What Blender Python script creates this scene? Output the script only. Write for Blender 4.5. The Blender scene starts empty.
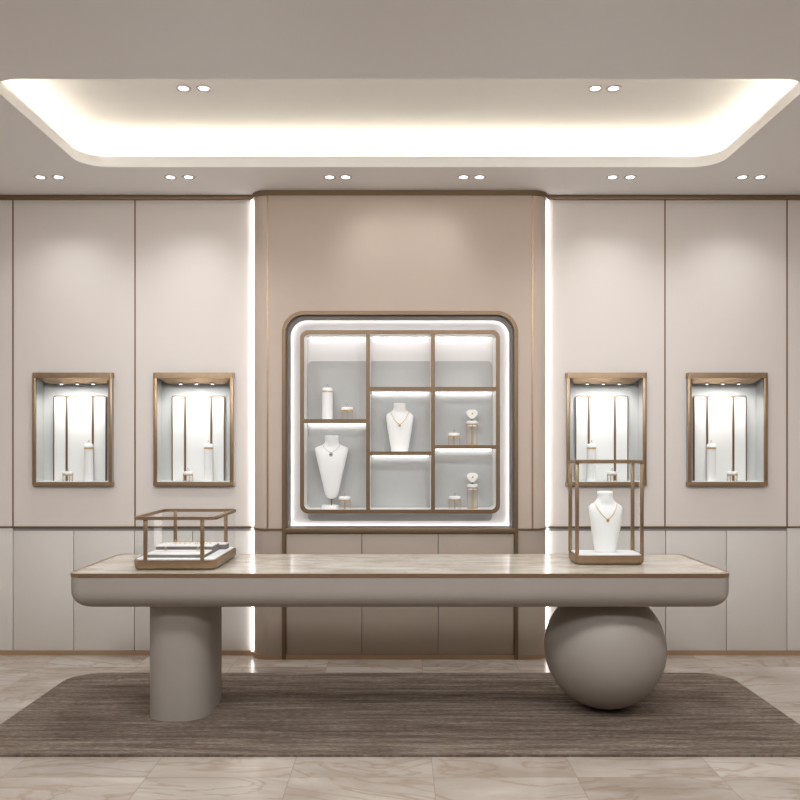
import bpy, bmesh, math
from mathutils import Vector, Matrix

PI = math.pi
SC = bpy.context.scene
COL = SC.collection

# ------------------------------------------------------------------ materials
def srgb(r, g, b):
    def f(c):
        c /= 255.0
        return c / 12.92 if c <= 0.04045 else ((c + 0.055) / 1.055) ** 2.4
    return (f(r), f(g), f(b), 1.0)

def mat(name, col, rough=0.5, metal=0.0, spec=0.5, bump=0.0, bscale=200.0, var=0.0, vscale=4.0):
    m = bpy.data.materials.new(name); m.use_nodes = True
    nt = m.node_tree; b = nt.nodes['Principled BSDF']
    b.inputs['Base Color'].default_value = col
    b.inputs['Roughness'].default_value = rough
    b.inputs['Metallic'].default_value = metal
    b.inputs['Specular IOR Level'].default_value = spec
    tc = nt.nodes.new('ShaderNodeTexCoord')
    if var > 0:
        n = nt.nodes.new('ShaderNodeTexNoise'); n.inputs['Scale'].default_value = vscale; n.inputs['Detail'].default_value = 5
        nt.links.new(tc.outputs['Object'], n.inputs['Vector'])
        r = nt.nodes.new('ShaderNodeValToRGB')
        r.color_ramp.elements[0].position = 0.3; r.color_ramp.elements[1].position = 0.7
        r.color_ramp.elements[0].color = tuple(c * (1 - var) for c in col[:3]) + (1,)
        r.color_ramp.elements[1].color = tuple(min(1, c * (1 + var)) for c in col[:3]) + (1,)
        nt.links.new(n.outputs['Fac'], r.inputs['Fac']); nt.links.new(r.outputs['Color'], b.inputs['Base Color'])
    if bump > 0:
        n = nt.nodes.new('ShaderNodeTexNoise'); n.inputs['Scale'].default_value = bscale; n.inputs['Detail'].default_value = 3
        nt.links.new(tc.outputs['Object'], n.inputs['Vector'])
        bp = nt.nodes.new('ShaderNodeBump'); bp.inputs['Strength'].default_value = bump; bp.inputs['Distance'].default_value = 0.002
        nt.links.new(n.outputs['Fac'], bp.inputs['Height']); nt.links.new(bp.outputs['Normal'], b.inputs['Normal'])
    return m

def emit(name, col, strength):
    m = bpy.data.materials.new(name); m.use_nodes = True
    nt = m.node_tree; nt.nodes.clear()
    o = nt.nodes.new('ShaderNodeOutputMaterial'); e = nt.nodes.new('ShaderNodeEmission')
    e.inputs['Color'].default_value = tuple(col) + (1,); e.inputs['Strength'].default_value = strength
    nt.links.new(e.outputs[0], o.inputs[0])
    return m

def thin_glass(name, tint=(0.985, 0.99, 0.99), refl=1.0):
    m = bpy.data.materials.new(name); m.use_nodes = True
    nt = m.node_tree; nt.nodes.clear()
    o = nt.nodes.new('ShaderNodeOutputMaterial')
    t = nt.nodes.new('ShaderNodeBsdfTransparent'); t.inputs['Color'].default_value = tint + (1,)
    g = nt.nodes.new('ShaderNodeBsdfGlossy'); g.inputs['Roughness'].default_value = 0.02
    f = nt.nodes.new('ShaderNodeFresnel'); f.inputs['IOR'].default_value = 1.45
    mx = nt.nodes.new('ShaderNodeMixShader')
    ml = nt.nodes.new('ShaderNodeMath'); ml.operation = 'MULTIPLY'; ml.inputs[1].default_value = .06 * refl
    nt.links.new(f.outputs[0], ml.inputs[0]); nt.links.new(ml.outputs[0], mx.inputs[0]); nt.links.new(t.outputs[0], mx.inputs[1]); nt.links.new(g.outputs[0], mx.inputs[2])
    nt.links.new(mx.outputs[0], o.inputs[0])
    return m

def marble(name, base, light, vein, scale, rough, tiles=None, stretch=(1, 1, 1), vein_amt=0.55, groutc=None, ntex=None):
    m = bpy.data.materials.new(name); m.use_nodes = True
    nt = m.node_tree; L = nt.links; b = nt.nodes['Principled BSDF']
    b.inputs['Roughness'].default_value = rough
    tc = nt.nodes.new('ShaderNodeTexCoord')
    mp = nt.nodes.new('ShaderNodeMapping'); mp.inputs['Scale'].default_value = stretch
    vec = tc.outputs['Object']
    if tiles:
        # every tile cut from another part of the stone
        bk0 = nt.nodes.new('ShaderNodeTexBrick')
        bk0.offset = 0.0; bk0.inputs['Scale'].default_value = 1
        bk0.inputs['Brick Width'].default_value = tiles[0]; bk0.inputs['Row Height'].default_value = tiles[1]
        bk0.inputs['Mortar Size'].default_value = 0.0
        bk0.inputs['Color1'].default_value = (0, 0, 0, 1); bk0.inputs['Color2'].default_value = (1, 1, 1, 1)
        mo = nt.nodes.new('ShaderNodeMapping'); mo.inputs['Location'].default_value = (tiles[2], tiles[3], 0)
        L.new(tc.outputs['Object'], mo.inputs['Vector']); L.new(mo.outputs[0], bk0.inputs['Vector'])
        ad = nt.nodes.new('ShaderNodeVectorMath'); ad.operation = 'MULTIPLY_ADD'
        ad.inputs[1].default_value = (7.0, 5.0, 9.0)
        L.new(bk0.outputs['Color'], ad.inputs[0]); L.new(tc.outputs['Object'], ad.inputs[2])
        vec = ad.outputs[0]
    L.new(vec, mp.inputs['Vector'])
    n1 = nt.nodes.new('ShaderNodeTexNoise'); n1.inputs['Scale'].default_value = scale; n1.inputs['Detail'].default_value = 8
    n1.inputs['Roughness'].default_value = 0.6; n1.inputs['Distortion'].default_value = 0.6
    L.new(mp.outputs[0], n1.inputs['Vector'])
    r1 = nt.nodes.new('ShaderNodeValToRGB')
    e = r1.color_ramp.elements; e[0].position = 0.32; e[0].color = base; e[1].position = 0.66; e[1].color = light
    L.new(n1.outputs['Fac'], r1.inputs['Fac'])
    n2 = nt.nodes.new('ShaderNodeTexNoise'); n2.inputs['Scale'].default_value = scale * 0.9; n2.inputs['Detail'].default_value = 6
    n2.inputs['Distortion'].default_value = 2.2
    L.new(mp.outputs[0], n2.inputs['Vector'])
    r2 = nt.nodes.new('ShaderNodeValToRGB')
    e = r2.color_ramp.elements; e[0].position = 0.47; e[0].color = (0, 0, 0, 1); e[1].position = 0.535; e[1].color = (0, 0, 0, 1)
    k = r2.color_ramp.elements.new(0.5); k.color = (1, 1, 1, 1)
    L.new(n2.outputs['Fac'], r2.inputs['Fac'])
    ml = nt.nodes.new('ShaderNodeMath'); ml.operation = 'MULTIPLY'; ml.inputs[1].default_value = vein_amt
    L.new(r2.outputs['Color'], ml.inputs[0])
    mx = nt.nodes.new('ShaderNodeMixRGB'); mx.inputs['Color2'].default_value = vein
    L.new(ml.outputs[0], mx.inputs['Fac']); L.new(r1.outputs['Color'], mx.inputs['Color1'])
    out = mx.outputs[0]
    if tiles:
        tone = nt.nodes.new('ShaderNodeMapRange'); tone.inputs['To Min'].default_value = 0.9; tone.inputs['To Max'].default_value = 1.06
        L.new(bk0.outputs['Color'], tone.inputs['Value'])
        mt = nt.nodes.new('ShaderNodeVectorMath'); mt.operation = 'SCALE'
        L.new(out, mt.inputs[0]); L.new(tone.outputs[0], mt.inputs['Scale'])
        bk = nt.nodes.new('ShaderNodeTexBrick'); bk.offset = 0.0
        bk.inputs['Scale'].default_value = 1
        bk.inputs['Brick Width'].default_value = tiles[0]; bk.inputs['Row Height'].default_value = tiles[1]
        bk.inputs['Mortar Size'].default_value = 0.0016; bk.inputs['Mortar Smooth'].default_value = 0.3
        L.new(mo.outputs[0], bk.inputs['Vector'])
        mg = nt.nodes.new('ShaderNodeMixRGB'); mg.inputs['Color2'].default_value = groutc
        L.new(bk.outputs['Fac'], mg.inputs['Fac']); L.new(mt.outputs[0], mg.inputs['Color1'])
        out = mg.outputs[0]
    L.new(out, b.inputs['Base Color'])
    return m

def rug_mat():
    m = bpy.data.materials.new('woven_rug'); m.use_nodes = True
    nt = m.node_tree; L = nt.links; b = nt.nodes['Principled BSDF']
    b.inputs['Roughness'].default_value = 0.95; b.inputs['Specular IOR Level'].default_value = 0.1
    tc = nt.nodes.new('ShaderNodeTexCoord')
    def streak(sx, sy, det):
        mp = nt.nodes.new('ShaderNodeMapping'); mp.inputs['Scale'].default_value = (sx, sy, 1)
        L.new(tc.outputs['Object'], mp.inputs['Vector'])
        n = nt.nodes.new('ShaderNodeTexNoise'); n.inputs['Scale'].default_value = 1; n.inputs['Detail'].default_value = det
        n.inputs['Roughness'].default_value = 0.65
        L.new(mp.outputs[0], n.inputs['Vector']); return n
    a = streak(2.2, 26, 6); c = streak(30, 120, 3)
    mx = nt.nodes.new('ShaderNodeMath'); mx.operation = 'MULTIPLY_ADD'; mx.inputs[1].default_value = 0.45
    L.new(c.outputs['Fac'], mx.inputs[0]); 
    sc = nt.nodes.new('ShaderNodeMath'); sc.operation = 'MULTIPLY'; sc.inputs[1].default_value = 0.6
    L.new(a.outputs['Fac'], sc.inputs[0]); L.new(sc.outputs[0], mx.inputs[2])
    r = nt.nodes.new('ShaderNodeValToRGB'); e = r.color_ramp.elements
    e[0].position = 0.36; e[0].color = srgb(80, 67, 58); e[1].position = 0.69; e[1].color = srgb(156, 143, 131)
    k = e.new(0.52); k.color = srgb(111, 97, 86)
    L.new(mx.outputs[0], r.inputs['Fac']); L.new(r.outputs['Color'], b.inputs['Base Color'])
    bp = nt.nodes.new('ShaderNodeBump'); bp.inputs['Strength'].default_value = 0.5; bp.inputs['Distance'].default_value = 0.004
    L.new(mx.outputs[0], bp.inputs['Height']); L.new(bp.outputs['Normal'], b.inputs['Normal'])
    return m

M = dict(
    ceiling=mat('ceiling_paint', srgb(239, 238, 238), 0.7, spec=0.2),
    wall=mat('pale_wall_panel', srgb(218, 209, 202), 0.55, spec=0.3, bump=0.05, bscale=300),
    cab=mat('pale_cabinet_lacquer', srgb(208, 202, 196), 0.5, spec=0.3),
    feature=mat('taupe_panel', srgb(188, 171, 157), 0.55, spec=0.3, bump=0.06, bscale=400),
    dcab=mat('taupe_cabinet_lacquer', srgb(167, 152, 139), 0.5, spec=0.3),
    dark=mat('shadow_gap', srgb(150, 143, 138), 0.7),
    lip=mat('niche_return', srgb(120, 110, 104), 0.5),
    brass=mat('brushed_bronze', srgb(164, 139, 112), 0.38, metal=0.85, var=0.06, vscale=30),
    trim=mat('bronze_trim', srgb(123, 100, 76), 0.42, metal=0.55),
    standbrass=mat('stand_brass', srgb(196, 164, 120), 0.4, metal=0.45),
    baseb=mat('baseboard_bronze', srgb(168, 140, 112), 0.45, metal=0.3),
    gold=mat('polished_gold', srgb(214, 186, 132), 0.28, metal=0.6),
    silver=mat('polished_silver', srgb(196, 196, 200), 0.25, metal=0.45),
    white=mat('white_lacquer', srgb(238, 236, 234), 0.45, spec=0.4),
    nback=mat('niche_back_board', srgb(226, 222, 220), 0.6),
    bust=mat('white_linen_bust', srgb(243, 242, 240), 0.85, spec=0.2, bump=0.25, bscale=700),
    cushion=mat('white_leather_cushion', srgb(240, 238, 236), 0.6),
    felt=mat('grey_linen_panel', srgb(188, 188, 186), 0.9, spec=0.1, bump=0.4, bscale=500, var=0.035, vscale=220),
    vfelt=mat('pale_linen_panel', srgb(226, 225, 222), 0.9, spec=0.1, bump=0.3, bscale=500),
    vshell=mat('vitrine_lining', srgb(194, 194, 192), 0.6),
    body=mat('taupe_satin_lacquer', srgb(157, 149, 141), 0.5, spec=0.35),
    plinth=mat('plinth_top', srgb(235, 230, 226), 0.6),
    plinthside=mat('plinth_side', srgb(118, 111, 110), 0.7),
    emerald=mat('green_gemstone', srgb(30, 140, 70), 0.1, spec=0.8),
    citrine=mat('yellow_gemstone', srgb(228, 200, 60), 0.12, spec=0.8),
    diamond=mat('clear_gemstone', srgb(130, 130, 136), 0.1, metal=0.4),
    lampring=mat('lamp_ring', srgb(205, 200, 195), 0.4),
    glass=thin_glass('clear_glass'),
    rug=rug_mat(),
    floor=marble('beige_marble_tile', srgb(158, 144, 131), srgb(192, 182, 171), srgb(142, 120, 100), 1.7, 0.22,
                 tiles=(.59, 0.86, 0.453 + .59 * 8, .03 + 0.86 * 4), stretch=(0.8, 1.7, 1), vein_amt=0.5, groutc=srgb(150, 136, 122)),
    top=marble('cream_marble', srgb(172, 161, 146), srgb(220, 213, 201), srgb(152, 136, 118), 2.6, 0.16, stretch=(0.9, 2.6, 1), vein_amt=0.45),
    warm=emit('warm_cove_led', (1.0, 0.91, 0.72), 5.0),
    niche_led=emit('niche_led', (1.0, 0.98, 0.98), 2.3),
    shelf_led=emit('shelf_led', (.99, 0.99, 1.0), 3.0),
    side_led=emit('side_led', (1.0, 0.96, 0.93), 2.1),
    lens=emit('downlight_lens', (1.0, 0.97, 0.93), 3.0),
    vlens=emit('vitrine_lamp_lens', (1.0, 0.99, 0.97), 4.0),
)

# ------------------------------------------------------------------ mesh helpers
def box(bm, x0, x1, y0, y1, z0, z1, bev=0.0, seg=2):
    vs = [bm.verts.new((x, y, z)) for z in (z0, z1) for x, y in ((x0, y0), (x1, y0), (x1, y1), (x0, y1))]
    f = [(0, 3, 2, 1), (4, 5, 6, 7), (0, 1, 5, 4), (1, 2, 6, 5), (2, 3, 7, 6), (3, 0, 4, 7)]
    fs = [bm.faces.new([vs[i] for i in q]) for q in f]
    if bev > 0:
        es = list({e for fc in fs for e in fc.edges})
        bmesh.ops.bevel(bm, geom=es, offset=bev, segments=seg, profile=0.5, affect='EDGES')

def BM(): return bmesh.new()

def bx(*a, **k):
    bm = BM(); box(bm, *a, **k); return bm

def rrect(x0, x1, y0, y1, r, seg=10):
    """outline of a rounded rectangle, counter-clockwise; r is one radius or four (x0y0, x1y0, x1y1, x0y1)."""
    if not isinstance(r, (tuple, list)): r = (r,) * 4
    out = []
    for (cx, cy, a0, rr, sx, sy) in ((x0, y0, PI, r[0], 1, 1), (x1, y0, 1.5 * PI, r[1], -1, 1), (x1, y1, 0, r[2], -1, -1), (x0, y1, .5 * PI, r[3], 1, -1)):
        if rr <= 1e-6:
            out.append((cx, cy)); continue
        for k in range(seg + 1):
            a = a0 + k / seg * PI / 2
            out.append((cx + sx * rr + rr * math.cos(a), cy + sy * rr + rr * math.sin(a)))
    return out

def prism(bm, pts, h0, h1, axis='z', bev=0.0, seg=4, bev_ends=(True, True)):
    """extrude an outline between h0 and h1 along an axis: z = (x,y) outline, y = (x,z) outline."""
    def v(p, h): return (p[0], p[1], h) if axis == 'z' else (p[0], h, p[1])
    n = len(pts)
    a = [bm.verts.new(v(p, h0)) for p in pts]; b = [bm.verts.new(v(p, h1)) for p in pts]
    fa = bm.faces.new(a[::-1]); fb = bm.faces.new(b)
    for i in range(n): bm.faces.new((a[i], a[(i + 1) % n], b[(i + 1) % n], b[i]))
    if bev > 0:
        es = (list(fa.edges) if bev_ends[0] else []) + (list(fb.edges) if bev_ends[1] else [])
        bmesh.ops.bevel(bm, geom=es, offset=bev, segments=seg, profile=0.5, affect='EDGES')

def stack(bm, layers, axis='z'):
    """closed solid through outlines of equal point count: [(pts, h), ...]"""
    def v(p, h): return (p[0], p[1], h) if axis == 'z' else (p[0], h, p[1])
    rings = [[bm.verts.new(v(p, h)) for p in pts] for pts, h in layers]
    n = len(rings[0])
    bm.faces.new(rings[0][::-1]); bm.faces.new(rings[-1])
    for a, b in zip(rings, rings[1:]):
        for i in range(n): bm.faces.new((a[i], a[(i + 1) % n], b[(i + 1) % n], b[i]))

def ring(bm, outer, inner, h0, h1, axis='z', closed=True):
    """a frame between two outlines of equal point count."""
    def v(p, h): return (p[0], p[1], h) if axis == 'z' else (p[0], h, p[1])
    n = len(outer)
    o0 = [bm.verts.new(v(p, h0)) for p in outer]; o1 = [bm.verts.new(v(p, h1)) for p in outer]
    i0 = [bm.verts.new(v(p, h0)) for p in inner]; i1 = [bm.verts.new(v(p, h1)) for p in inner]
    for k in range(n if closed else n - 1):
        j = (k + 1) % n
        for q in ((o0[k], o0[j], o1[j], o1[k]), (i0[j], i0[k], i1[k], i1[j]), (o0[j], o0[k], i0[k], i0[j]), (o1[k], o1[j], i1[j], i1[k])):
            bm.faces.new(q)
    if not closed:
        for k in (0, n - 1): bm.faces.new((o0[k], o1[k], i1[k], i0[k]))

def lathe(bm, prof, cx=0, cy=0, cz=0, seg=32):
    rows = []
    for r, z in prof:
        if r < 1e-6: rows.append([bm.verts.new((cx, cy, cz + z))])
        else: rows.append([bm.verts.new((cx + r * math.cos(2 * PI * k / seg), cy + r * math.sin(2 * PI * k / seg), cz + z)) for k in range(seg)])
    for a, b in zip(rows, rows[1:]):
        for k in range(seg):
            j = (k + 1) % seg
            if len(a) == 1 and len(b) == 1: continue
            if len(a) == 1: bm.faces.new((a[0], b[j], b[k]))
            elif len(b) == 1: bm.faces.new((a[k], a[j], b[0]))
            else: bm.faces.new((a[k], a[j], b[j], b[k]))

def tube(bm, pts, r, seg=8, closed=False):
    pts = [Vector(p) for p in pts]; n = len(pts); rows = []
    up = Vector((0.13, 0.9, 0.41)).normalized()
    for i, p in enumerate(pts):
        t = (pts[(i + 1) % n] - pts[i - 1]) if closed else (pts[min(i + 1, n - 1)] - pts[max(i - 1, 0)])
        t.normalize(); u = t.cross(up).normalized(); w = u.cross(t)
        rows.append([bm.verts.new(p + r * (math.cos(2 * PI * k / seg) * u + math.sin(2 * PI * k / seg) * w)) for k in range(seg)])
    for i in range(n if closed else n - 1):
        a, b = rows[i], rows[(i + 1) % n]
        for k in range(seg):
            j = (k + 1) % seg; bm.faces.new((a[k], a[j], b[j], b[k]))
    if not closed:
        bm.faces.new(rows[0][::-1]); bm.faces.new(rows[-1])

def obj(name, bm, m, parent=None, smooth=True, world=False, angle=35):
    if world and parent is not None:
        bmesh.ops.translate(bm, verts=bm.verts, vec=-wloc(parent))
    bmesh.ops.recalc_face_normals(bm, faces=bm.faces)
    me = bpy.data.meshes.new(name); bm.to_mesh(me); bm.free()
    me.materials.append(M[m] if isinstance(m, str) else m)
    if smooth:
        for p in me.polygons: p.use_smooth = True
        me.set_sharp_from_angle(angle=math.radians(angle))
    o = bpy.data.objects.new(name, me); COL.objects.link(o)
    if parent is not None: o.parent = parent
    return o

def wloc(o):
    v = Vector(o.location)
    while o.parent is not None:
        o = o.parent; v += Vector(o.location)
    return v

def thing(name, label, cat, loc=(0, 0, 0), group=None):
    o = bpy.data.objects.new(name, None); COL.objects.link(o); o.location = loc
    o.empty_display_size = 0.1
    return tag(o, label, cat, group)

def tag(o, label, cat, group=None):
    o['label'] = label; o['category'] = cat
    if group: o['group'] = group
    return o

def struct(o, label=None):
    o['kind'] = 'structure'
    if label: o['label'] = label
    return o

def dup(root, loc, label, group=None, mirror=False):
    r = root.copy(); COL.objects.link(r); r.location = loc; r['label'] = label
    if group: r['group'] = group
    def rec(src, dst):
        for ch in list(src.children):
            c = ch.copy(); COL.objects.link(c); c.parent = dst
            rec(ch, c)
    rec(root, r)
    return r

def spot(name, loc, power, col, size=80, blend=1.0, radius=0.05, parent=None, aim=None):
    d = bpy.data.lights.new(name, 'SPOT'); d.energy = power; d.color = col
    d.spot_size = math.radians(size); d.spot_blend = blend; d.shadow_soft_size = radius
    o = bpy.data.objects.new(name, d); COL.objects.link(o); o.location = loc
    if aim is not None:
        o.rotation_euler = (Vector(aim)).to_track_quat('-Z', 'Y').to_euler()
    if parent is not None: o.parent = parent
    return o

# ------------------------------------------------------------------ key measures (metres; camera looks along +Y from the origin)
EYE = 1.353; CH = 3.0; WY = 5.42; FY = 5.31         # eye, ceiling, side wall plane, feature wall plane
RX = 3.6; RB = -2.4; BACKY = 5.80

# ------------------------------------------------------------------ floor, ceiling, walls
fl = BM(); box(fl, -RX, RX, RB, BACKY, -0.05, 0.0)
struct(obj('floor', fl, 'floor', smooth=False), 'beige veined marble tile floor')

OPEN = rrect(-1.86, 1.86, 3.705, 4.865, 0.155, 12)
TRAY = rrect(-2.01, 2.01, 3.555, 5.015, 0.22, 12)
TZ = 3.215; LZ = 3.062
cb = BM()
def loop(pts, z): return [cb.verts.new((x, y, z)) for x, y in pts]
outer = loop([(-RX, RB), (RX, RB), (RX, BACKY), (-RX, BACKY)], CH)
inner = loop(OPEN, CH)
es = [cb.edges.new((l[i], l[(i + 1) % len(l)])) for l in (outer, inner) for i in range(len(l))]
bmesh.ops.triangle_fill(cb, use_beauty=True, use_dissolve=False, edges=es)
l1 = loop(OPEN, LZ); l2 = loop([p for p in TRAY], LZ); l3 = loop(TRAY, TZ)
n = len(inner)
for a, b in ((inner, l1), (l1, l2), (l2, l3)):
    for i in range(n): cb.faces.new((a[i], a[(i + 1) % n], b[(i + 1) % n], b[i]))
cb.faces.new(l3)
# slab above, closes the shell
top = loop([(-RX, RB), (RX, RB), (RX, BACKY), (-RX, BACKY)], TZ + 0.06)
cb.faces.new(top)
for i in range(4): cb.faces.new((outer[i], outer[(i + 1) % 4], top[(i + 1) % 4], top[i]))
ceil = struct(obj('ceiling', cb, 'ceiling', angle=25), 'plain ceiling with a round cornered recessed tray')

cove = BM()
ring(cove, rrect(-1.935, 1.935, 3.63, 4.94, 0.19, 12), rrect(-1.915, 1.915, 3.65, 4.92, 0.18, 12), LZ, LZ + 0.012)
tag(obj('cove_light', cove, 'warm'), 'warm glowing light strip running round inside the ceiling recess', 'light')

for nm, b in (('wall_left', (-RX - .1, -RX, RB, BACKY, 0, CH)), ('wall_right', (RX, RX + .1, RB, BACKY, 0, CH)),
              ('wall_front', (-RX, RX, RB - .1, RB, 0, CH)), ('wall_back', (-RX, RX, BACKY, BACKY + .1, 0, CH))):
    struct(obj(nm, bx(*b), 'wall', smooth=False))

# side sections of the back wall: tall panels above, cabinets below
SEAM = 0.0045
VX = (2.128, 1.341)                      # the wall vitrines' centres
VZ = 1.109; VH = 0.733; VW = 0.262
def panel(x0, x1, holes=None):
    bm = BM(); y0, y1 = WY, WY + 0.03; z0, z1 = 0.842, CH - 0.005
    if holes is None:
        box(bm, x0, x1, y0, y1, z0, z1)
    else:
        a, b = holes - VW + 0.004, holes + VW - 0.004; c, d = VZ + 0.004, VZ + VH - 0.004
        box(bm, x0, a, y0, y1, z0, z1); box(bm, b, x1, y0, y1, z0, z1)
        box(bm, a, b, y0, y1, z0, c); box(bm, a, b, y0, y1, d, z1)
    return bm
wallp = {}
for s, side in ((-1, 'left'), (1, 'right')):
    root = bpy.data.objects.new('wall_back_' + side, None); COL.objects.link(root)
    root.location = (s * 2.2, WY, 0); struct(root, 'pale panelled wall section to the %s of the taupe centre' % side)
    xs = [0.962, 1.730, 2.527, RX]
    for i in range(3):
        a, b = xs[i] + (SEAM if i else 0), xs[i + 1] - SEAM
        h = s * VX[1 - i] if i < 2 else None
        p = panel(min(s * a, s * b), max(s * a, s * b), h)
        obj('wall_panel', p, 'wall', root, smooth=False, world=True)
    for x in xs[1:3]:
        obj('seam_strip', bx(s * x - SEAM, s * x + SEAM, WY - 0.002, WY + 0.02, 0.842, CH - 0.03), 'trim', root, smooth=False, world=True)
    # crown, mid trim, shadow gap, baseboard
    cr = bx(min(s * .94, s * RX), max(s * .94, s * RX), WY - 0.022, WY + 0.02, CH - 0.029, CH - 0.0005, bev=0.002)
    t = struct(obj('trim_%d' % (1 if s < 0 else 2), cr, 'trim'), 'thin bronze crown strip at the ceiling, %s side' % side)
    md = bx(min(s * .95, s * RX), max(s * .95, s * RX), WY - 0.006, WY + 0.02, 0.832, 0.842)
    t = struct(obj('trim_%d' % (3 if s < 0 else 4), md, 'trim'), 'bronze line between panels and cabinets, %s side' % side)
    bb = bx(min(s * .95, s * RX), max(s * .95, s * RX), WY - 0.004, WY + 0.03, 0.0, 0.029)
    struct(obj('baseboard_' + side, bb, 'baseb'), 'bronze baseboard under the %s cabinets' % side)

# low cabinets: three units each side
def cabinet(x0, x1, label, gap, split=True):
    """x0 < x1; a carcass with two flush doors"""
    cx = (x0 + x1) / 2
    t = thing('base_cabinet', label, 'cabinet', (cx, WY, 0.029), 'pale base cabinets along the back wall')
    obj('carcass', bx(x0 + .001, x1 - .001, WY + 0.024, WY + 0.3, 0.029, 0.829), 'dark', t, smooth=False, world=True)
    if gap: obj('gap_filler', bx(x0 + .001, x1 - .001, WY + .007, WY + .023, 0.8, 0.8318), 'dark', t, smooth=False, world=True)  # added grey strip makes the shadow gap shallower and less dark
    zt = 0.811 if gap else 0.831
    w = 0.0022
    parts = ((x0 + w, cx - w), (cx + w, x1 - w)) if split else ((x0 + w, x1 - w),)
    for a, b in parts:
        obj('door', bx(a, b, WY, WY + 0.021, 0.030, zt, bev=0.0012), 'cab', t, world=True)
for s, side, other in ((-1, 'left', 'pale open-top glass case'), (1, 'right', 'tall glass case with bust')):
    lab = {('left', 0): 'pale two-door base cabinet behind the low glass case, beside the taupe centre',
           ('left', 1): 'pale two-door base cabinet beneath the leftmost wall vitrine',
           ('left', 2): 'pale base cabinet cut off by the left photo edge, no shadow gap',
           ('right', 0): 'pale two-door base cabinet behind the tall glass case and sphere leg',
           ('right', 1): 'pale two-door base cabinet beneath the rightmost wall vitrine',
           ('right', 2): 'pale base cabinet cut off by the right photo edge, no shadow gap'}
    xs = [0.975, 1.735, 2.527, 3.55]
    for i in range(3):
        a, b = s * xs[i], s * xs[i + 1]
        cabinet(min(a, b), max(a, b), lab[(side, i)], i < 2)

# vertical light strips where the side sections meet the taupe centre
for s, side in ((-1, 'left'), (1, 'right')):
    t = thing('wall_light_strip', 'tall white glowing light strip beside the taupe centre, %s edge' % side, 'light', (s * .964, WY, 0.029), 'vertical light strips beside the taupe centre')
    for z0, z1 in ((0.03, 0.831), (0.843, CH - .03)):
        a, b = sorted((s * 0.9535, s * 0.968))
        obj('diffuser', bx(a, b, WY - 0.020, WY + 0.004, z0, z1, bev=0.002), 'side_led', t, world=True)

# ------------------------------------------------------------------ taupe centre (feature wall) with its niche
feat = bpy.data.objects.new('wall_center', None); COL.objects.link(feat); feat.location = (0, FY, 0)
struct(feat, 'projecting taupe centre wall with rounded edges')
EX = 0.950; RR = 0.105
def edge_plan(s, grow=0.0):
    pts = []
    for k in range(13):
        a = k / 12 * PI / 2
        pts.append((s * (EX - RR + (RR + grow) * math.cos(a)), FY + RR - (RR + grow) * math.sin(a)))
    return pts
NX = 0.755; NZ = 2.2295; NR = 0.14      # niche outer outline
FB = 0.03                               # baseboard height
def col_plan(s, x_in, grow=0.0):
    pts = edge_plan(s, grow) + [(s * x_in, FY - grow), (s * x_in, FY + RR + .3), (s * (EX - .03), FY + RR + .3), (s * (EX - .03), WY + 0.003)]
    return pts
SX = 0.847                              # bronze strip between the rounded edge and the flat centre
for s in (-1, 1):
    bm = BM(); prism(bm, col_plan(s, SX + 0.005), 0.838, CH - .03); obj('edge_panel', bm, 'feature', feat, world=True, angle=20)
    bm = BM(); prism(bm, col_plan(s, NX), FB, 0.824); obj('edge_panel', bm, 'dcab', feat, world=True, angle=20)
    obj('seam_strip', bx(s * SX - .0055, s * SX + .0055, FY - .002, FY + .02, 0.838, CH - .03), 'brass', feat, smooth=False, world=True)
    bm = BM(); prism(bm, col_plan(s, NX, 0.004), 0.824, 0.838); obj('belt_strip', bm, 'trim', feat, world=True, angle=20)
    bm = BM(); prism(bm, col_plan(s, NX, 0.006), 0.0, FB); obj('baseboard', bm, 'baseb', feat, world=True, angle=20)
def arch(off, z0, seg=12):
    x = NX - off; zt = NZ - off; r = NR - off
    out = [(-x, z0)]
    for k in range(seg + 1):
        a = PI - k / seg * PI / 2; out.append((-x + r + r * math.cos(a), zt - r + r * math.sin(a)))
    for k in range(seg + 1):
        a = PI / 2 - k / seg * PI / 2; out.append((x - r + r * math.cos(a), zt - r + r * math.sin(a)))
    out.append((x, z0)); return out
inn = arch(0.0, 0.838)
bm = BM()
pts = [(-SX + .005, 0.838), (-SX + .005, CH - .03), (SX - .005, CH - .03), (SX - .005, 0.838)] + inn[::-1]
a = [bm.verts.new((x, FY, z)) for x, z in pts]; b = [bm.verts.new((x, FY + .03, z)) for x, z in pts]
bm.faces.new(a); bm.faces.new(b[::-1])
for i in range(len(pts)): bm.faces.new((a[i], a[(i + 1) % len(pts)], b[(i + 1) % len(pts)], b[i]))
obj('flat_panel', bm, 'feature', feat, smooth=False, world=True)
# crown over the centre
bm = BM()
pl = edge_plan(-1, .012)[::1]; pr = edge_plan(1, .012)[::-1]
prism(bm, pl + pr + [(EX - .02, WY + .1), (-EX + .02, WY + .1)], CH - .0305, CH - .0005)
struct(obj('trim_5', bm, 'trim', angle=20), 'bronze crown strip over the taupe centre')
# niche frame, down to the floor
bm = BM(); ring(bm, arch(0.0, 0.0), arch(0.024, 0.0), FY - .008, FY + .03, 'y', closed=False)
struct(obj('niche_frame', bm, 'trim', feat, world=True, angle=20), 'bronze frame round the lit niche')
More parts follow.
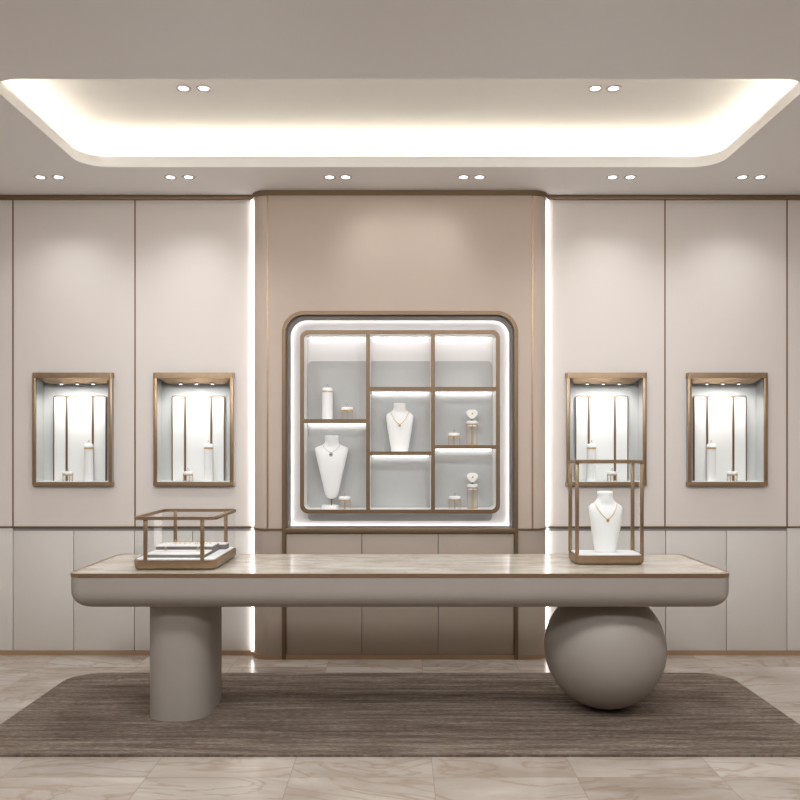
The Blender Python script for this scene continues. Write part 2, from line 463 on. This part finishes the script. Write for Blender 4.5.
# niche lining: return, back and sill
NB = 5.525                              # back plane of the niche
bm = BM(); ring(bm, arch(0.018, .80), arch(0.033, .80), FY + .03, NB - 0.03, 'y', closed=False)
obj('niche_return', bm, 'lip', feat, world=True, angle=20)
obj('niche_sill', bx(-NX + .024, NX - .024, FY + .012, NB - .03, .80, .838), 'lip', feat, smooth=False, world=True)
obj('sill_nosing', bx(-NX + .024, NX - .024, FY - .010, FY + .012, .808, .839, bev=.002), 'trim', feat, world=True)
obj('niche_back', bx(-.86, .86, NB, NB + .02, .74, 2.33), 'nback', feat, smooth=False, world=True)
# light strip hidden behind the return, washing over the niche back
def closed_arch(off, seg=12):
    x = NX - off; zt = NZ - off; r = NR; zb = 0.838 + (off - 0.033)
    return rrect(-x, x, zb, zt, (0.02, 0.02, r - min(off, .1), r - min(off, .1)), seg)
bm = BM(); ring(bm, closed_arch(0.012), closed_arch(0.025), NB - .024, NB - .008, 'y')
tag(obj('niche_light', bm, 'niche_led'), 'white glowing light strip round the edge of the wall niche', 'light')

# cabinet under the niche: three doors
t = thing('niche_cabinet', 'taupe three-door cabinet below the lit display niche', 'cabinet', (0, FY, 0.0))
obj('carcass', bx(-NX + .03, NX - .03, FY + .028, FY + .2, 0.0, .80), 'dark', t, smooth=False, world=True)
xd = (-NX + .025, -.2445, .2445, NX - .025)
for i in range(3):
    obj('door', bx(xd[i] + .0018, xd[i + 1] - .0018, FY + .004, FY + .026, FB + .001, .8065, bev=.0012), 'dcab', t, world=True)
obj('plinth', bx(-NX + .0245, NX - .0245, FY - .004, FY + .027, 0.0, FB), 'baseb', t, smooth=False, world=True)

# ------------------------------------------------------------------ the compartment unit in the niche
UY = 5.32; UB = NB - 0.012
UX = 0.641; UZ0 = 0.933; UZ1 = 2.109; UR = 0.052; UT = 0.025
unit = thing('display_shelf', 'bronze framed compartment shelf glowing inside the wall niche', 'shelf', (0, UY, UZ0))
fo = rrect(-UX, UX, UZ0, UZ1, UR, 10); fi = rrect(-UX + UT, UX - UT, UZ0 + UT, UZ1 - UT, UR - .02, 10)
fw = rrect(-UX + .014, UX - .014, UZ0 + .014, UZ1 - .014, UR - .012, 10); 
bm = BM(); ring(bm, fo, fi, UY, UY + .014, 'y'); obj('frame', bm, 'trim', unit, world=True, angle=20)
bm = BM(); ring(bm, fo, fi, UY + .014, UB, 'y'); obj('casing', bm, 'white', unit, world=True, angle=20)
# grey linen lining: large rounded board that also shows under the frame
bm = BM(); prism(bm, rrect(-.612, .612, .868, 1.930, .03, 8), NB - .008, NB - .001, 'y'); obj('linen_board', bm, 'felt', unit, world=True)
def board(x0, x1, z0, z1):
    o = obj('divider' if x1 - x0 < z1 - z0 else 'shelf_board', bx(x0 + .001, x1 - .001, UY + .013, UB, z0 + .001, z1 - .001), 'white', unit, smooth=False, world=True)
    e = BM(); box(e, x0, x1, UY + .0005, UY + .013, z0, z1); obj('edge', e, 'trim', o, smooth=False, world=True)
    return o
def world_fix(): pass
V1 = -.205; V2 = .2115; H = UT / 2
ZL = 1.526; ZM1 = 1.7325; ZM2 = 1.318; ZR1 = 1.7325; ZR2 = 1.359
board(V1 - H, V1 + H, UZ0 + UT, UZ1 - UT); board(V2 - H, V2 + H, UZ0 + UT, UZ1 - UT)
XL0, XL1, XM0, XM1, XR0, XR1 = -UX + UT, V1 - H, V1 + H, V2 - H, V2 + H, UX - UT
shelf_boards = [(XL0, XL1, ZL), (XM0, XM1, ZM1), (XM0, XM1, ZM2), (XR0, XR1, ZR1), (XR0, XR1, ZR2)]
for x0, x1, z in shelf_boards: board(x0, x1, z - H, z + H)
for x0, x1, z in shelf_boards + [(XL0, XL1, UZ1 - H), (XM0, XM1, UZ1 - H), (XR0, XR1, UZ1 - H)]:
    obj('light_bar', bx(x0 + .012, x1 - .012, NB - .034, NB - .018, z - H - .006, z - H - .0005), 'shelf_led', unit, smooth=False, world=True)

# ------------------------------------------------------------------ jewellery and its stands (prototypes in local coordinates)
def make_pedestal(r, h, label, loc, group='white ring pedestals'):
    t = thing('ring_pedestal', label, 'pedestal', loc, group)
    bm = BM(); lathe(bm, [(0, 0), (r * .97, 0), (r * .97, h * .86), (0, h * .86)]); obj('column', bm, 'white', t)
    bm = BM(); lathe(bm, [(r * .9, h * .86), (r * 1.02, h * .86), (r * 1.02, h * .905), (r * .9, h * .905)]); obj('band', bm, 'gold', t)
    bm = BM(); lathe(bm, [(0, h * .90), (r, h * .905), (r, h * .94), (r * .92, h * .975), (r * .7, h), (0, h)]); obj('cushion', bm, 'cushion', t)
    return t

def make_stand(w, h, label, loc, group='short bronze ring stands', tall=False):
    t = thing('ring_stand', label, 'stand', loc, group)
    r = w / 2; ch = .020; fr = .0024 if not tall else .0026
    bm = BM(); lathe(bm, [(0, h - ch), (r * .95, h - ch), (r, h - ch * .8), (r, h - ch * .35), (r * .9, h - ch * .05), (r * .75, h), (0, h)]); obj('cushion', bm, 'cushion', t)
    bm = BM(); lathe(bm, [(r * .8, h - ch - .006), (r, h - ch - .006), (r, h - ch + .001), (r * .8, h - ch + .001), (r * .8, h - ch - .006)]); obj('rim', bm, 'standbrass', t)
    for k in range(4):
        a = k * PI / 2
        bm = BM(); x, y = (r - fr) * math.cos(a), (r - fr) * math.sin(a)
        tube(bm, [(x, y, 0), (x, y, h - ch - .004)], fr, 8); obj('leg', bm, 'standbrass', t)
    if tall:
        bm = BM(); lathe(bm, [(r * .86, 0), (r, 0), (r, .006), (r * .86, .006), (r * .86, 0)]); obj('foot_ring', bm, 'standbrass', t)
        bm = BM(); lathe(bm, [(0, h - ch - .016), (r * .86, h - ch - .016), (r * .86, h - ch - .0065), (0, h - ch - .0065)]); obj('collar', bm, 'cushion', t)
        bm = BM(); tube(bm, [(r * .25, 0, 0), (r * .25, 0, h - ch - .017)], .0024, 10); obj('center_post', bm, 'standbrass', t)
    return t

def make_ring(label, loc, stone='emerald', r=.009, tilt=0.0, metal='silver', group='rings on show'):
    t = thing('finger_ring', label, 'ring', loc, group)
    pts = [(r * math.cos(a), 0, r + .0006 + r * math.sin(a)) for a in [2 * PI * k / 24 for k in range(24)]]
    bm = BM(); tube(bm, pts, .0013, 6, closed=True); obj('band', bm, metal, t)
    bm = BM(); s = .0042
    lathe(bm, [(0, 0), (s, s * .9), (s * .7, s * 1.35), (0, s * 1.35)], 0, 0, 2 * r + .001, 8); obj('gemstone', bm, stone, t)
    t.rotation_euler = (0, 0, tilt)
    return t

def make_pad(label, loc):
    """rounded heart-like ear-stud pad on a short stem"""
    t = thing('stud_pad', label, 'jewellery pad', loc, 'white ear-stud pads')
    bm = BM(); tube(bm, [(0, 0, 0), (0, 0, .018)], .003, 8); lathe(bm, [(0, 0), (.012, 0), (.012, .003), (0, .003)]); obj('stem', bm, 'trim', t)
    pts = []
    for k in range(32):
        a = 2 * PI * k / 32; c, s = math.cos(a), math.sin(a)
        x = .0375 * c * (1 - .34 * max(0, -s) + .10 * max(0, s) * abs(c)); z = .035 * s * (1.0 if s < 0 else .86 - .10 * (1 - abs(c)))
        pts.append((x, z + .047))
    mid = [( x * .9, (z - .047) * .9 + .047) for x, z in pts]
    bm = BM(); stack(bm, [(mid, -.010), (pts, -.004), (pts, .004), (mid, .009)], 'y'); obj('pad', bm, 'cushion', t, angle=60)
    bm = BM(); lathe(bm, [(0, 0), (.006, .003), (.007, .006), (0, .009)], 0, 0, 0, 8)
    bmesh.ops.rotate(bm, verts=bm.verts, cent=(0, 0, 0), matrix=Matrix.Rotation(PI / 2, 3, 'X'))
    bmesh.ops.translate(bm, verts=bm.verts, vec=(.001, -.0095, .047))
    return t, bm

# busts: cross-sections (z, half width, half depth, y of centre)
BUST = [(z * .955, a, b, c) for z, a, b, c in [(0, .055, .045, 0.01), (.02, .0575, .046, .009), (.10, .071, .046, .004), (.17, .082, .045, 0), (.215, .088, .041, .002), (.238, .0895, .037, .006), (.252, .086, .034, .010),
        (.264, .070, .033, .013), (.272, .058, .034, .014), (.282, .048, .035, .014), (.292, .0425, .035, .014), (.305, .040, .034, .013), (.318, .0415, .035, .013), (.327, .042, .0355, .013)]]
LONG = [(.062, .006, .006, .006), (.064, .018, .014, .006), (.072, .032, .020, .006), (.09, .043, .028, .005), (.13, .052, .033, .003), (.22, .072, .040, 0), (.32, .096, .044, 0), (.37, .107, .041, .004), (.385, .110, .038, .008), (.397, .106, .034, .012),
        (.405, .090, .033, .014), (.412, .070, .034, .015), (.420, .054, .035, .015), (.430, .046, .036, .015), (.445, .0445, .036, .014), (.463, .046, .037, .014), (.472, .0465, .0375, .014)]
def loft_bust(bm, secs, seg=40):
    rows = []
    for z, hw, hd, yc in secs:
        rows.append([bm.verts.new((hw * math.cos(2 * PI * k / seg), yc + hd * math.sin(2 * PI * k / seg), z)) for k in range(seg)])
    for a, b in zip(rows, rows[1:]):
        for k in range(seg):
            j = (k + 1) % seg; bm.faces.new((a[k], a[j], b[j], b[k]))
    bm.faces.new(rows[0][::-1])
    # neck top with a soft rounded edge
    last = rows[-1]; z, hw, hd, yc = secs[-1]
    for f, dz in ((.93, .004), (.78, .006)):
        nr = [bm.verts.new((f * hw * math.cos(2 * PI * k / seg), yc + f * hd * math.sin(2 * PI * k / seg), z + dz)) for k in range(seg)]
        for k in range(seg):
            j = (k + 1) % seg; bm.faces.new((last[k], last[j], nr[j], nr[k]))
        last = nr
    bm.faces.new(last)
def front_y(secs, x, z):
    for a, b in zip(secs, secs[1:]):
        if a[0] <= z <= b[0]:
            t = (z - a[0]) / (b[0] - a[0] + 1e-9)
            hw, hd, yc = (a[i] + t * (b[i] - a[i]) for i in (1, 2, 3))
            return yc - hd * math.sqrt(max(0.0, 1 - (x / hw) ** 2))
    return 0
def make_bust(label, loc, long=False, zs=.945):
    t = thing('necklace_bust', label, 'bust', loc, 'white necklace busts')
    bm = BM(); loft_bust(bm, LONG if long else BUST); obj('torso', bm, 'bust', t, angle=60)
    if long:
        bm = BM(); tube(bm, [(0, .006, .02), (0, .006, .07)], .0035, 10); obj('post', bm, 'trim', t)
        bm = BM(); lathe(bm, [(0, 0), (.058, 0), (.060, .004), (.060, .016), (.057, .021), (0, .021)], -.004, .006); obj('foot', bm, 'white', t)
    return t
def make_necklace(label, loc, secs, x0, z0, zb, metal, stone, pend, cr=.0017):
    t = thing('necklace', label, 'necklace', loc, 'necklaces on busts')
    pts = []
    for k in range(-16, 17):
        u = k / 16; x = x0 * u; z = zb + (z0 - zb) * (0.45 * abs(u) + .55 * abs(u) ** 2.4) * 1.0
        pts.append((x, front_y(secs, x, z) - cr * .9, z))
    bm = BM(); tube(bm, pts, cr, 6)
    if cr > .0013:
        for p in pts[::1]: bmesh.ops.create_icosphere(bm, subdivisions=1, radius=cr * 1.5, matrix=Matrix.Translation(p))
    obj('chain', bm, metal, t)
    y = front_y(secs, 0, zb) - .006
    bm = BM()
    if pend == 'drop':
        ringp = [(.0085 * math.cos(2 * PI * k / 24), y, zb - .012 + .0105 * math.sin(2 * PI * k / 24)) for k in range(24)]
        tube(bm, ringp, .003, 6, closed=True); pd = obj('pendant', bm, metal, t)
        bm = BM(); bmesh.ops.create_uvsphere(bm, u_segments=12, v_segments=8, radius=.005, matrix=Matrix.Translation((0, y, zb - .013))); obj('gemstone', bm, stone, pd)
    else:
        lathe(bm, [(0, -.0035), (.0075, -.0025), (.0085, 0), (.0075, .0025), (0, .0035)], 0, 0, 0, 16)
        bmesh.ops.rotate(bm, verts=bm.verts, cent=(0, 0, 0), matrix=Matrix.Rotation(PI / 2, 3, 'X'))
        bmesh.ops.translate(bm, verts=bm.verts, vec=(0, y, zb - .004)); obj('pendant', bm, metal, t)
    return t

# --- in the niche
ZSH = {'L': ZL + H, 'LB': UZ0 + UT, 'M': ZM2 + H, 'R': ZR2 + H, 'RB': UZ0 + UT}
RYD = 5.42
def px(x, Y): return (x - 400) * Y / 830.0
make_pedestal(.036, .207, 'white cylinder pedestal in the top compartment of the niche', (px(327.5, RYD), RYD, ZSH['L']), 'white ring pedestals')
make_ring('green stone ring on the white pedestal in the niche', (px(327.5, RYD), RYD, ZSH['L'] + .207), 'emerald', .0085, .3)
st = make_stand(.077, .081, 'short bronze ring stand beside the white pedestal in the niche', (px(347.3, RYD), RYD, ZSH['L']))
make_ring('green stone ring on the short stand beside the niche pedestal', (px(347.3, RYD), RYD, ZSH['L'] + .081), 'emerald', .0075, .25)
make_bust('tall white tapered bust on a post, lower compartment of the niche', (px(331.5, 5.44), 5.44, ZSH['LB']), True)
make_necklace('fine silver necklace with oval drop on the tall tapered bust', (px(331.5, 5.44), 5.44, ZSH['LB']), LONG, .056, .412, .365, 'silver', 'diamond', 'drop', .0011)
sb = dup(st, (px(344.7, 5.385), 5.385, ZSH['LB']), 'short bronze ring stand beside the foot of the tall tapered bust')
make_ring('plain ring on the short stand beside the tall tapered bust', (px(344.7, 5.385), 5.385, ZSH['LB'] + .081), 'diamond', .007, .9)
make_bust('white necklace bust in the middle compartment of the niche', (px(399.7, 5.43), 5.43, ZSH['M']))
make_necklace('gold bead necklace on the bust inside the wall niche', (px(399.7, 5.43), 5.43, ZSH['M']), BUST, .060, .258, .174, 'gold', 'citrine', 'disc', .0019)
tallstand = None
for key, xs_, xt, where in (('R', 454.0, 472.0, 'upper'), ('RB', 454.7, 472.5, 'lower')):
    z = ZSH[key]
    dup(st, (px(xs_, RYD), RYD, z), 'short bronze ring stand beside the tall stand, %s of two pairs in the niche' % where)
    make_ring('green stone ring on the short stand, %s pair of stands in the niche' % where, (px(xs_, RYD), RYD, z + .081), 'emerald', .007, .3)
    lab = 'tall bronze frame stand holding a white pad, %s one in the niche' % where
    p = (px(xt, RYD), RYD, z)
    hh = .159
    if tallstand is None: tallstand = make_stand(.072, hh, lab, p, 'tall bronze frame stands', True)
    else: dup(tallstand, p, lab)
    pp = (p[0], p[1], z + hh)
    t, sbm = make_pad('white rounded pad with a yellow stud, %s tall stand in the niche' % where, pp)
    s = obj('ear_stud', sbm, 'citrine'); s.location = pp
    tag(s, 'yellow gold ear stud on the white pad, %s tall stand' % where, 'earring', 'yellow ear studs')

# ------------------------------------------------------------------ wall vitrines
def make_vitrine(x, label, sgn):
    t = thing('jewelry_vitrine', label, 'display case', (x, WY, VZ), 'bronze wall vitrines')
    W, Hh, F, B = VW, VH, -.040, .115
    bm = BM()
    box(bm, -W + .006, -W + .016, F + .03, B, .02, Hh - .02); box(bm, W - .016, W - .006, F + .03, B, .02, Hh - .02)
    box(bm, -W + .006, W - .006, B, B + .01, .02, Hh - .02)
    obj('shell', bm, 'vshell', t, smooth=False)
    for z0, z1, nm in ((Hh - .034, Hh, 'top_plate'), (0, .023, 'bottom_plate')):
        bm = BM(); prism(bm, rrect(-W, W, F, B, (.014, .014, .001, .001), 6), z0, z1, bev=.0015, seg=1); obj(nm, bm, 'brass', t, angle=25)
    obj('floor_panel', bx(-W + .017, W - .017, F + .012, B, .0225, .0265), 'white', t, smooth=False)
    for sx in (-1, 1):
        a, b = sorted((sx * (W - .026), sx * (W - .003)))
        obj('post', bx(a, b, F + .004, F + .020, .022, Hh - .033, bev=.002), 'brass', t)
    # soffit: a wedge that drops towards the back
    bm = BM(); zt = Hh - .034; x0, x1 = W - .03, W - .07
    v = [bm.verts.new(c) for c in ((-x0, F + .03, zt), (x0, F + .03, zt), (x1, .045, zt - .030), (-x1, .045, zt - .030), (x1, .075, zt - .030), (-x1, .075, zt - .030), (x0, .09, zt), (-x0, .09, zt))]
    for q in ((0, 1, 2, 3), (3, 2, 4, 5), (5, 4, 6, 7), (0, 3, 5, 7), (1, 6, 4, 2), (0, 7, 6, 1)): bm.faces.new([v[i] for i in q])
    so = obj('soffit', bm, 'brass', t, smooth=False)
    for k in (-1, 0, 1):
        lx = k * .105
        bm = BM(); lathe(bm, [(.011, 0), (.020, 0), (.020, -.005), (.014, -.007), (.011, -.005), (.011, 0)], lx, .052, zt - .029, 20); r_ = obj('spot_lamp', bm, 'lampring', t)
        bm = BM(); lathe(bm, [(0, -.0005), (.0115, -.0005), (.0105, -.006), (0, -.0085)], lx, .052, zt - .029, 20); obj('lens', bm, 'vlens', r_)
    for x0, x1, nm in ((-.176, -.0872, 'back_panel'), (-.0865, .0865, 'back_panel'), (.0872, .176, 'back_panel')):
        out = rrect(x0, x1, .0265, .592, (.001, .001, .016, .016), 6); inn_ = rrect(x0 + .0065, x1 - .0065, .0265, .5855, (.001, .001, .0105, .0105), 6)
        bm = BM(); prism(bm, inn_, B - .018, B - .001, 'y'); bp = obj('back_panel', bm, 'vfelt', t, smooth=False)
        bm = BM(); ring(bm, out, inn_, B - .022, B - .001, 'y'); obj('edge_trim', bm, 'trim', bp, smooth=False)
    obj('glass_pane', bx(-W + .026, W - .026, F + .008, F + .012, .024, Hh - .035), 'glass', t, smooth=False)
    for k in (-1, 0, 1):
        spot('vitrine_spot', (k * .12, -.024, zt - .075), VP * (.28 if k else .44), (1.0, .995, .985), 150, 1.0, .03, t, (0, .24, -.46))
    return t
VP = 3.0
vit = None
peds = {}
VL = {(-1, 0): 'leftmost of the four bronze wall vitrines', (-1, 1): 'bronze wall vitrine above the low glass table case',
      (1, 1): 'bronze wall vitrine behind the tall glass table case', (1, 0): 'rightmost of the four bronze wall vitrines'}
VS = {(-1, 0): 'leftmost wall vitrine', (-1, 1): 'wall vitrine above the low glass case', (1, 1): 'wall vitrine behind the tall glass case', (1, 0): 'rightmost wall vitrine'}
pd = sd = None
for s in (-1, 1):
    for i in (0, 1):
        x = s * VX[i]
        if vit is None: vit = make_vitrine(x, VL[(s, i)], s)
        else: dup(vit, (x, WY, VZ), VL[(s, i)])
        zf = VZ + .0265
        w = VS[(s, i)]
        pp = (x - s * .083, WY + .035, zf); ss = (x + s * .047, WY + .012, zf)
        if pd is None:
            pd = make_pedestal(.030, .245, 'white cylinder pedestal in the ' + w, pp, 'white ring pedestals')
            sd = make_stand(.066, .064, 'short bronze ring stand in the ' + w, ss)
        else:
            dup(pd, pp, 'white cylinder pedestal in the ' + w); dup(sd, ss, 'short bronze ring stand in the ' + w)
        make_ring('green stone ring on the tall pedestal in the ' + w, (pp[0], pp[1], pp[2] + .245), 'emerald', .0075, .35)
        make_ring('green stone ring on the short stand in the ' + w, (ss[0], ss[1], ss[2] + .064), 'emerald', .0075, .35)

# ------------------------------------------------------------------ rug and table
bm = BM(); prism(bm, rrect(-1.942, 1.942, 3.634, 4.962, .19, 12), 0.0, .010, bev=.003, seg=2)
tag(obj('rug', bm, 'rug'), 'brown streaked rug with rounded corners under the long table', 'rug')

RZ = .010; TT = .7565; TX = 1.580; TY0 = 3.929; TY1 = 4.67; TR = .062
table = thing('display_table', 'long taupe display table with marble top, block leg and sphere leg', 'table', (0, 4.30, RZ))
bm = BM(); prism(bm, rrect(-TX + .012, TX - .012, TY0 + .012, TY1 - .012, TR - .012, 12), TT - .016, TT); obj('marble_top', bm, 'top', table, world=True, angle=20)
bm = BM(); ring(bm, rrect(-TX, TX, TY0, TY1, TR, 12), rrect(-TX + .0125, TX - .0125, TY0 + .0125, TY1 - .0125, TR - .0125, 12), TT - .017, TT + .001); obj('rim', bm, 'brass', table, world=True, angle=25)
layers = []
BR = .085; zb = .586
for k in range(9):
    a = k / 8 * PI / 2
    ins = BR * (1 - math.sin(a)) ; z = zb + BR * (1 - math.cos(a))
    layers.append((rrect(-TX + .003 + ins, TX - .003 - ins, TY0 + .003 + ins, TY1 - .003 - ins, max(TR - .003 - ins * .5, .015), 12), z))
layers.append((rrect(-TX + .003, TX - .003, TY0 + .003, TY1 - .003, TR - .003, 12), TT - .0165))
bm = BM(); stack(bm, layers); obj('apron', bm, 'body', table, world=True, angle=30)
bm = BM(); prism(bm, rrect(-1.262, -.955, 4.075, 4.56, .13, 14), RZ, zb + .004, bev=.004, seg=2, bev_ends=(True, False))
o = obj('leg', bm, 'body', table, world=True, angle=25); o['label'] = 'upright round cornered block leg'
bm = BM(); bmesh.ops.create_uvsphere(bm, u_segments=64, v_segments=40, radius=.309, matrix=Matrix.Translation((1.060, 4.303, RZ + .3105)))
o = obj('leg', bm, 'body', table, world=True, angle=180); o['label'] = 'large sphere leg'

# ------------------------------------------------------------------ glass cases on the table
def make_case(x0, x1, y0, y1, h, label, r=.05, inset=.0, posts=None, bh=.048):
    cx, cy = (x0 + x1) / 2, (y0 + y1) / 2
    t = thing('glass_case', label, 'display case', (cx, cy, TT + .0006), 'glass cases on the table')
    a, b = (x1 - x0) / 2, (y1 - y0) / 2
    lay = []
    for k in range(5):
        u = k / 4 * PI / 2; ins = .018 * (1 - math.sin(u)); lay.append((rrect(-a + ins, a - ins, -b + ins, b - ins, r - ins * .6, 8), .022 * (1 - math.cos(u))))
    lay.append((rrect(-a, a, -b, b, r, 8), bh))
    bm = BM(); stack(bm, lay); obj('base', bm, 'brass', t, angle=25)
    bm = BM(); prism(bm, rrect(-a + .012, a - .012, -b + .012, b - .012, r - .012, 8), bh - .001, bh + .004); obj('base_board', bm, 'white', t, angle=25)
    bm = BM(); ring(bm, rrect(-a, a, -b, b, r, 8), rrect(-a + .014, a - .014, -b + .014, b - .014, r - .013, 8), h - .016, h); obj('top_frame', bm, 'brass', t, angle=25)
    hw = .0095
    for sx, sy in posts:
        bm = bx(sx - hw, sx + hw, sy - .006, sy + .006, bh - .001, h - .012, bev=.0015); obj('post', bm, 'brass', t)
    bm = BM(); ring(bm, rrect(-a + .004, a - .004, -b + .004, b - .004, r - .003, 8), rrect(-a + .007, a - .007, -b + .007, b - .007, r - .006, 8), bh, h - .015)
    obj('glass_side', bm, 'glass', t, angle=25)
    bm = BM(); prism(bm, rrect(-a + .012, a - .012, -b + .012, b - .012, r - .012, 8), h - .010, h - .006); obj('glass_lid', bm, 'glass', t, angle=25)
    return t
lc = make_case(-1.307, -.898, 4.045, 4.585, .2605, 'low bronze glass case with stepped trays on the marble table', .042,
               posts=[(-1.245 + 1.1025, -.255), (-.967 + 1.1025, -.255), (-1.235 + 1.1025, .250), (-.958 + 1.1025, .250)])
rc = make_case(.897, 1.252, 4.225, 4.455, .533, 'tall bronze glass case holding a bust on the marble table', .040,
               posts=[(-.166, -.082), (.166, -.082), (-.166, .088), (.166, .088)], bh=.047)
zc = TT + .052
for (y0, y1, h, lab) in ((4.115, 4.285, .020, 'low pale tray at the front of the low glass case'),
                         (4.292, 4.44, .040, 'raised pale tray in the middle of the low glass case'),
                         (4.455, 4.535, .030, 'narrow pale tray at the back of the low glass case')):
    x0, x1 = -1.262, -.968
    if h == .030: x0, x1 = -1.20, -.935
    t = thing('display_tray', lab, 'tray', ((x0 + x1) / 2, (y0 + y1) / 2, zc), 'stepped trays in the low glass case')
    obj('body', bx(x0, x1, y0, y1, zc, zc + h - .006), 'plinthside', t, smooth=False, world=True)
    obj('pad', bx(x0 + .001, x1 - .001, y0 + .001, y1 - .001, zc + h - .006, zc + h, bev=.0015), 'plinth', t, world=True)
ords = ('first', 'second', 'third', 'fourth')
for k, xp in enumerate((175.5, 185.5, 196.5, 206)):
    Y = 4.36
    make_ring('gold ring on the raised tray, %s from the left in the low case' % ords[k], (px(xp, Y), Y, zc + .040), 'gold', .008, .9, 'gold', 'gold rings in the low glass case')
    make_ring('smaller gold ring beside the %s ring on the raised tray, low case' % ords[k], (px(xp + 3.2, Y), Y + .02, zc + .040), 'gold', .0075, 1.3, 'gold', 'gold rings in the low glass case')
for xp, lab in ((165.7, 'gold ring lying towards the left end of the low front tray'), (198, 'gold ring towards the right end of the low front tray')):
    Y = 4.23
    make_ring(lab, (px(xp, Y), Y, zc + .020), 'gold', .007, .6, 'gold', 'gold rings in the low glass case')
bp = (px(605.7, 4.345), 4.345, TT + .0515)
make_bust('white necklace bust inside the tall glass case on the table', bp)
make_necklace('gold bead necklace on the bust inside the tall glass case', bp, BUST, .060, .258, .174, 'gold', 'citrine', 'disc', .0018)

# ------------------------------------------------------------------ downlights, plus added fill lights
DL = None
def downlight(x, y, z, label, power, size=128, aim=(0, 0, -1), r=.040, big=False):
    global DL
    if DL is None:
        t = thing('downlight', label, 'light', (x, y, z), 'round ceiling downlights')
        bm = BM(); lathe(bm, [(r * .6, .001), (r, .001), (r, -.003), (r * .92, -.006), (r * .6, -.002), (r * .6, .001)]); obj('trim_ring', bm, 'lampring', t)
        bm = BM(); lathe(bm, [(0, -.0005), (r * .62, -.0005), (r * .62, -.0022), (0, -.0022)]); obj('lens', bm, 'lens', t)
        DL = t
    else:
        t = DL.copy(); COL.objects.link(t); t.location = (x, y, z); t['label'] = label
        for ch in DL.children:
            if ch.type == 'MESH':
                c = ch.copy(); COL.objects.link(c); c.parent = t
                if big: c.scale = (10, 10, 2)
    spot('downlight_beam', (0, 0, -.012), power, (.95, .985, 1.02), size, 1.0, (.40 if big else .07), t, aim)
P_BACK = 5.6; P_TRAY = 14.0; P_FILL = 52.0
pairs = [(-2.185, -2.075, 'above the leftmost wall vitrine'), (-1.395, -1.285, 'above the second wall vitrine'),
         (-.428, -.33, 'above the niche, nearer the low glass case'), (.386, .484, 'above the niche, nearer the tall glass case'), (1.292, 1.40, 'above the third wall vitrine'), (2.08, 2.19, 'above the rightmost wall vitrine')]
for a, b, w in pairs:
    ctr = abs(a) < .6
    aim = (-.75 if a > 0 else .75, -.02, -1) if ctr else (0, 0, -1)
    for x, sd in ((a, 'left'), (b, 'right')):
        downlight(x, 5.044, CH, 'round downlight %s, %s of its pair' % (w, sd), P_BACK * (.48 if ctr else 1), 128, aim)
for a, b, w in ((-1.12, -1.015, 'above the block leg'), (1.01, 1.105, 'above the sphere leg')):
    downlight(a, 4.295, TZ, 'round downlight in the ceiling recess %s, left of its pair' % w, P_TRAY)
    downlight(b, 4.295, TZ, 'round downlight in the ceiling recess %s, right of its pair' % w, P_TRAY)
for y in (2.4, .6):  # unseen fixtures added to brighten the room from the viewer's side
    for k, x in enumerate((-2.2, -.75, .75, 2.2)):
        downlight(x, y, CH, 'unseen wide fill light added on the ceiling nearer the viewer', P_FILL, 130, (0, 1, -1), big=True)

# ------------------------------------------------------------------ world, camera, colour
w = bpy.data.worlds.new('world'); SC.world = w; w.use_nodes = True
w.node_tree.nodes['Background'].inputs['Color'].default_value = (1, .97, .94, 1)
w.node_tree.nodes['Background'].inputs['Strength'].default_value = 0.0
cam = bpy.data.cameras.new('camera'); co = bpy.data.objects.new('camera', cam); COL.objects.link(co)
co.location = (0, 0, EYE); co.rotation_euler = (PI / 2, 0, 0)
cam.sensor_width = 36; cam.lens = 830 * 36 / 800; cam.shift_y = 48 / 800; cam.clip_start = .05
SC.camera = co
SC.view_settings.view_transform = 'Standard'; SC.view_settings.look = 'None'; SC.view_settings.gamma = 1
SC.view_settings.exposure = 1.2; SC.view_settings.use_curve_mapping = False
SC.cycles.max_bounces = 10; SC.cycles.diffuse_bounces = 6; SC.cycles.transparent_max_bounces = 12
SC.cycles.caustics_reflective = False; SC.cycles.caustics_refractive = False
